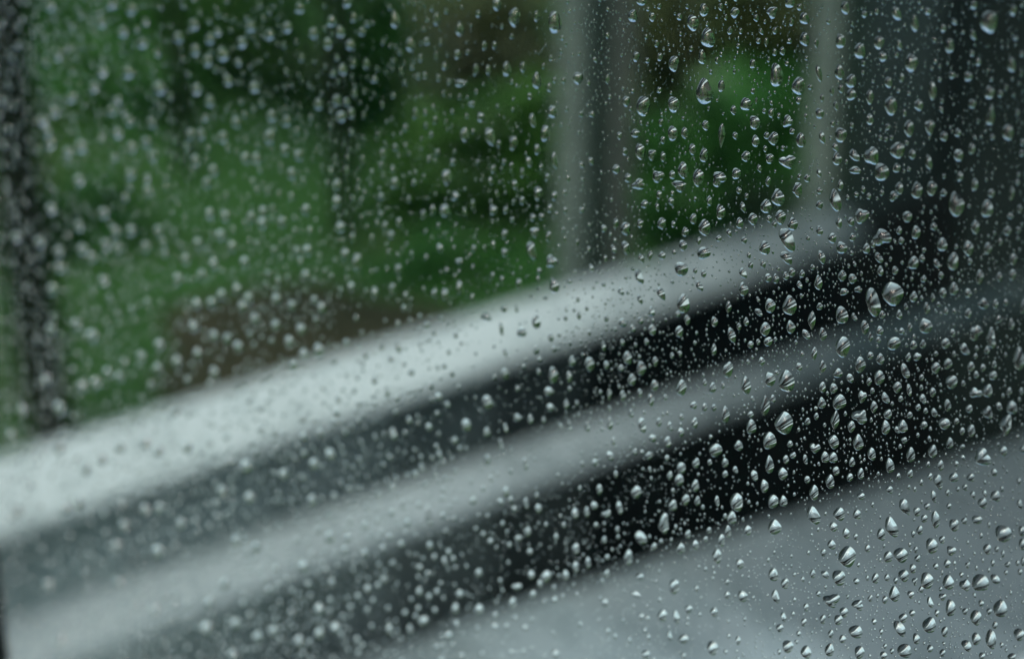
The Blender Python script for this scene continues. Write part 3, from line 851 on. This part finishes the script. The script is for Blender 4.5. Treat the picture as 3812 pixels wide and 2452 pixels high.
SH = {'o': 'oval', 'p': 'pointed', 't': 'spindle-shaped', 's': 'slanting', 'i': 'irregular'}
seen = set()
for i, (x, y, w, h, shp) in enumerate(named):
    r = random.Random(1000 + i)
    V, F, ctr = drop_mesh(x, y, w, h, shp, 36, 11, r, R(r.uniform(58, 65)))
    me = bpy.data.meshes.new('raindrop')
    me.from_pydata((V - ctr).tolist(), [], F)
    me.materials.append(MATS['water'])
    sm = [True] * len(F)
    sm[-1] = False
    me.polygons.foreach_set('use_smooth', sm)
    o = bpy.data.objects.new('raindrop', me)
    o.location = ctr
    col.objects.link(o)
    size = 'large' if i < 40 else ('medium' if i < 150 else 'small')
    form = SH[shp]
    if shp == 'o' and w / h > 0.88:
        form = 'round'
    X, Y = round(x / 38.12), round(y / 24.52)
    lab = f'{size} {form} raindrop over {backdrop(x, y)}, {words(X)} percent across, {words(Y)} percent down'
    if lab in seen:
        lab = lab.replace(' raindrop', ' wet raindrop')
    seen.add(lab)
    tag(o, lab, 'raindrop', 'raindrops on the window pane')

# the countless small drops
cell = {}


def put(x, y, rad):
    cell.setdefault((int(x // 60), int(y // 60)), []).append((x, y, rad))


def free(x, y, rad):
    cx, cyy = int(x // 60), int(y // 60)
    for a in (-1, 0, 1):
        for b in (-1, 0, 1):
            for q in cell.get((cx + a, cyy + b), ()):
                if (q[0] - x) ** 2 + ((q[1] - y) * .8) ** 2 < (q[2] + rad) ** 2:
                    return False
    return True


for d in drops:
    put(d[0], d[1], 0.5 * max(d[2], d[3] * .85))
r = random.Random(5)


def patch(x, y):
    a = math.sin(x / 170 + 1.3 * math.sin(y / 210)) * math.sin(y / 190 + 1.7 * math.sin(x / 260))
    return 0.62 + 0.38 * a


def fill(n, lo, hi, x0, x1, even=False, dens=None):
    got = tries = 0
    while got < n and tries < n * 40:
        tries += 1
        x, y = r.uniform(x0, x1), r.uniform(-40, 2492)
        q = 1 + K * (x - 2650 - 0.326 * y)
        if r.random() > min(1, 0.16 / q ** 3) and not even:
            continue
        if patch(x, y) < r.random():
            continue
        if dens and r.random() > dens(x, y):
            continue
        s = lo * (hi / lo) ** (r.random() ** 1.7)          # height in px where the pane is sharp
        h = s * q
        w = h * r.uniform(.62, .85)
        if free(x, y, h * .55):
            put(x, y, h * .5)
            small.append((x, y, w, h, r.choice('ooooopsi')))
            got += 1


fill(2000, 17, 40, -40, 1700)
fill(2500, 9, 26, -40, 3850)
fill(3600, 5, 11, 900, 3850)
fill(1500, 8, 20, 2100, 3850, True, lambda x, y: 1.0 if y > 900 else 0.45)
fill(2600, 4, 9, 2000, 3850, True)
VV, FF, SM, base = [], [], [], 0
for i, (x, y, w, h, shp) in enumerate(small):
    rr = random.Random(i)
    big = w * h > 500
    V, F, ctr = drop_mesh(x, y, w, h, shp, 20 if big else 10, 7 if big else 4, rr, R(rr.uniform(58, 66)))
    VV.append(V)
    FF += [tuple(k + base for k in t) for t in F]
    SM += [True] * (len(F) - 1) + [False]
    base += len(V)
VV = np.concatenate(VV)
org = plane_pts(1906, 1226)
me = bpy.data.meshes.new('small_raindrops')
me.from_pydata((VV - org).tolist(), [], FF)
me.materials.append(MATS['water'])
me.polygons.foreach_set('use_smooth', SM)
o = bpy.data.objects.new('small_raindrops', me)
o.location = org
col.objects.link(o)
tag(o, 'countless tiny raindrops scattered between the larger ones on the pane', 'raindrops', kind='stuff')
print('drops', len(drops), 'small', len(small), 'tris', sum(len(p.vertices) - 2 for p in me.polygons))
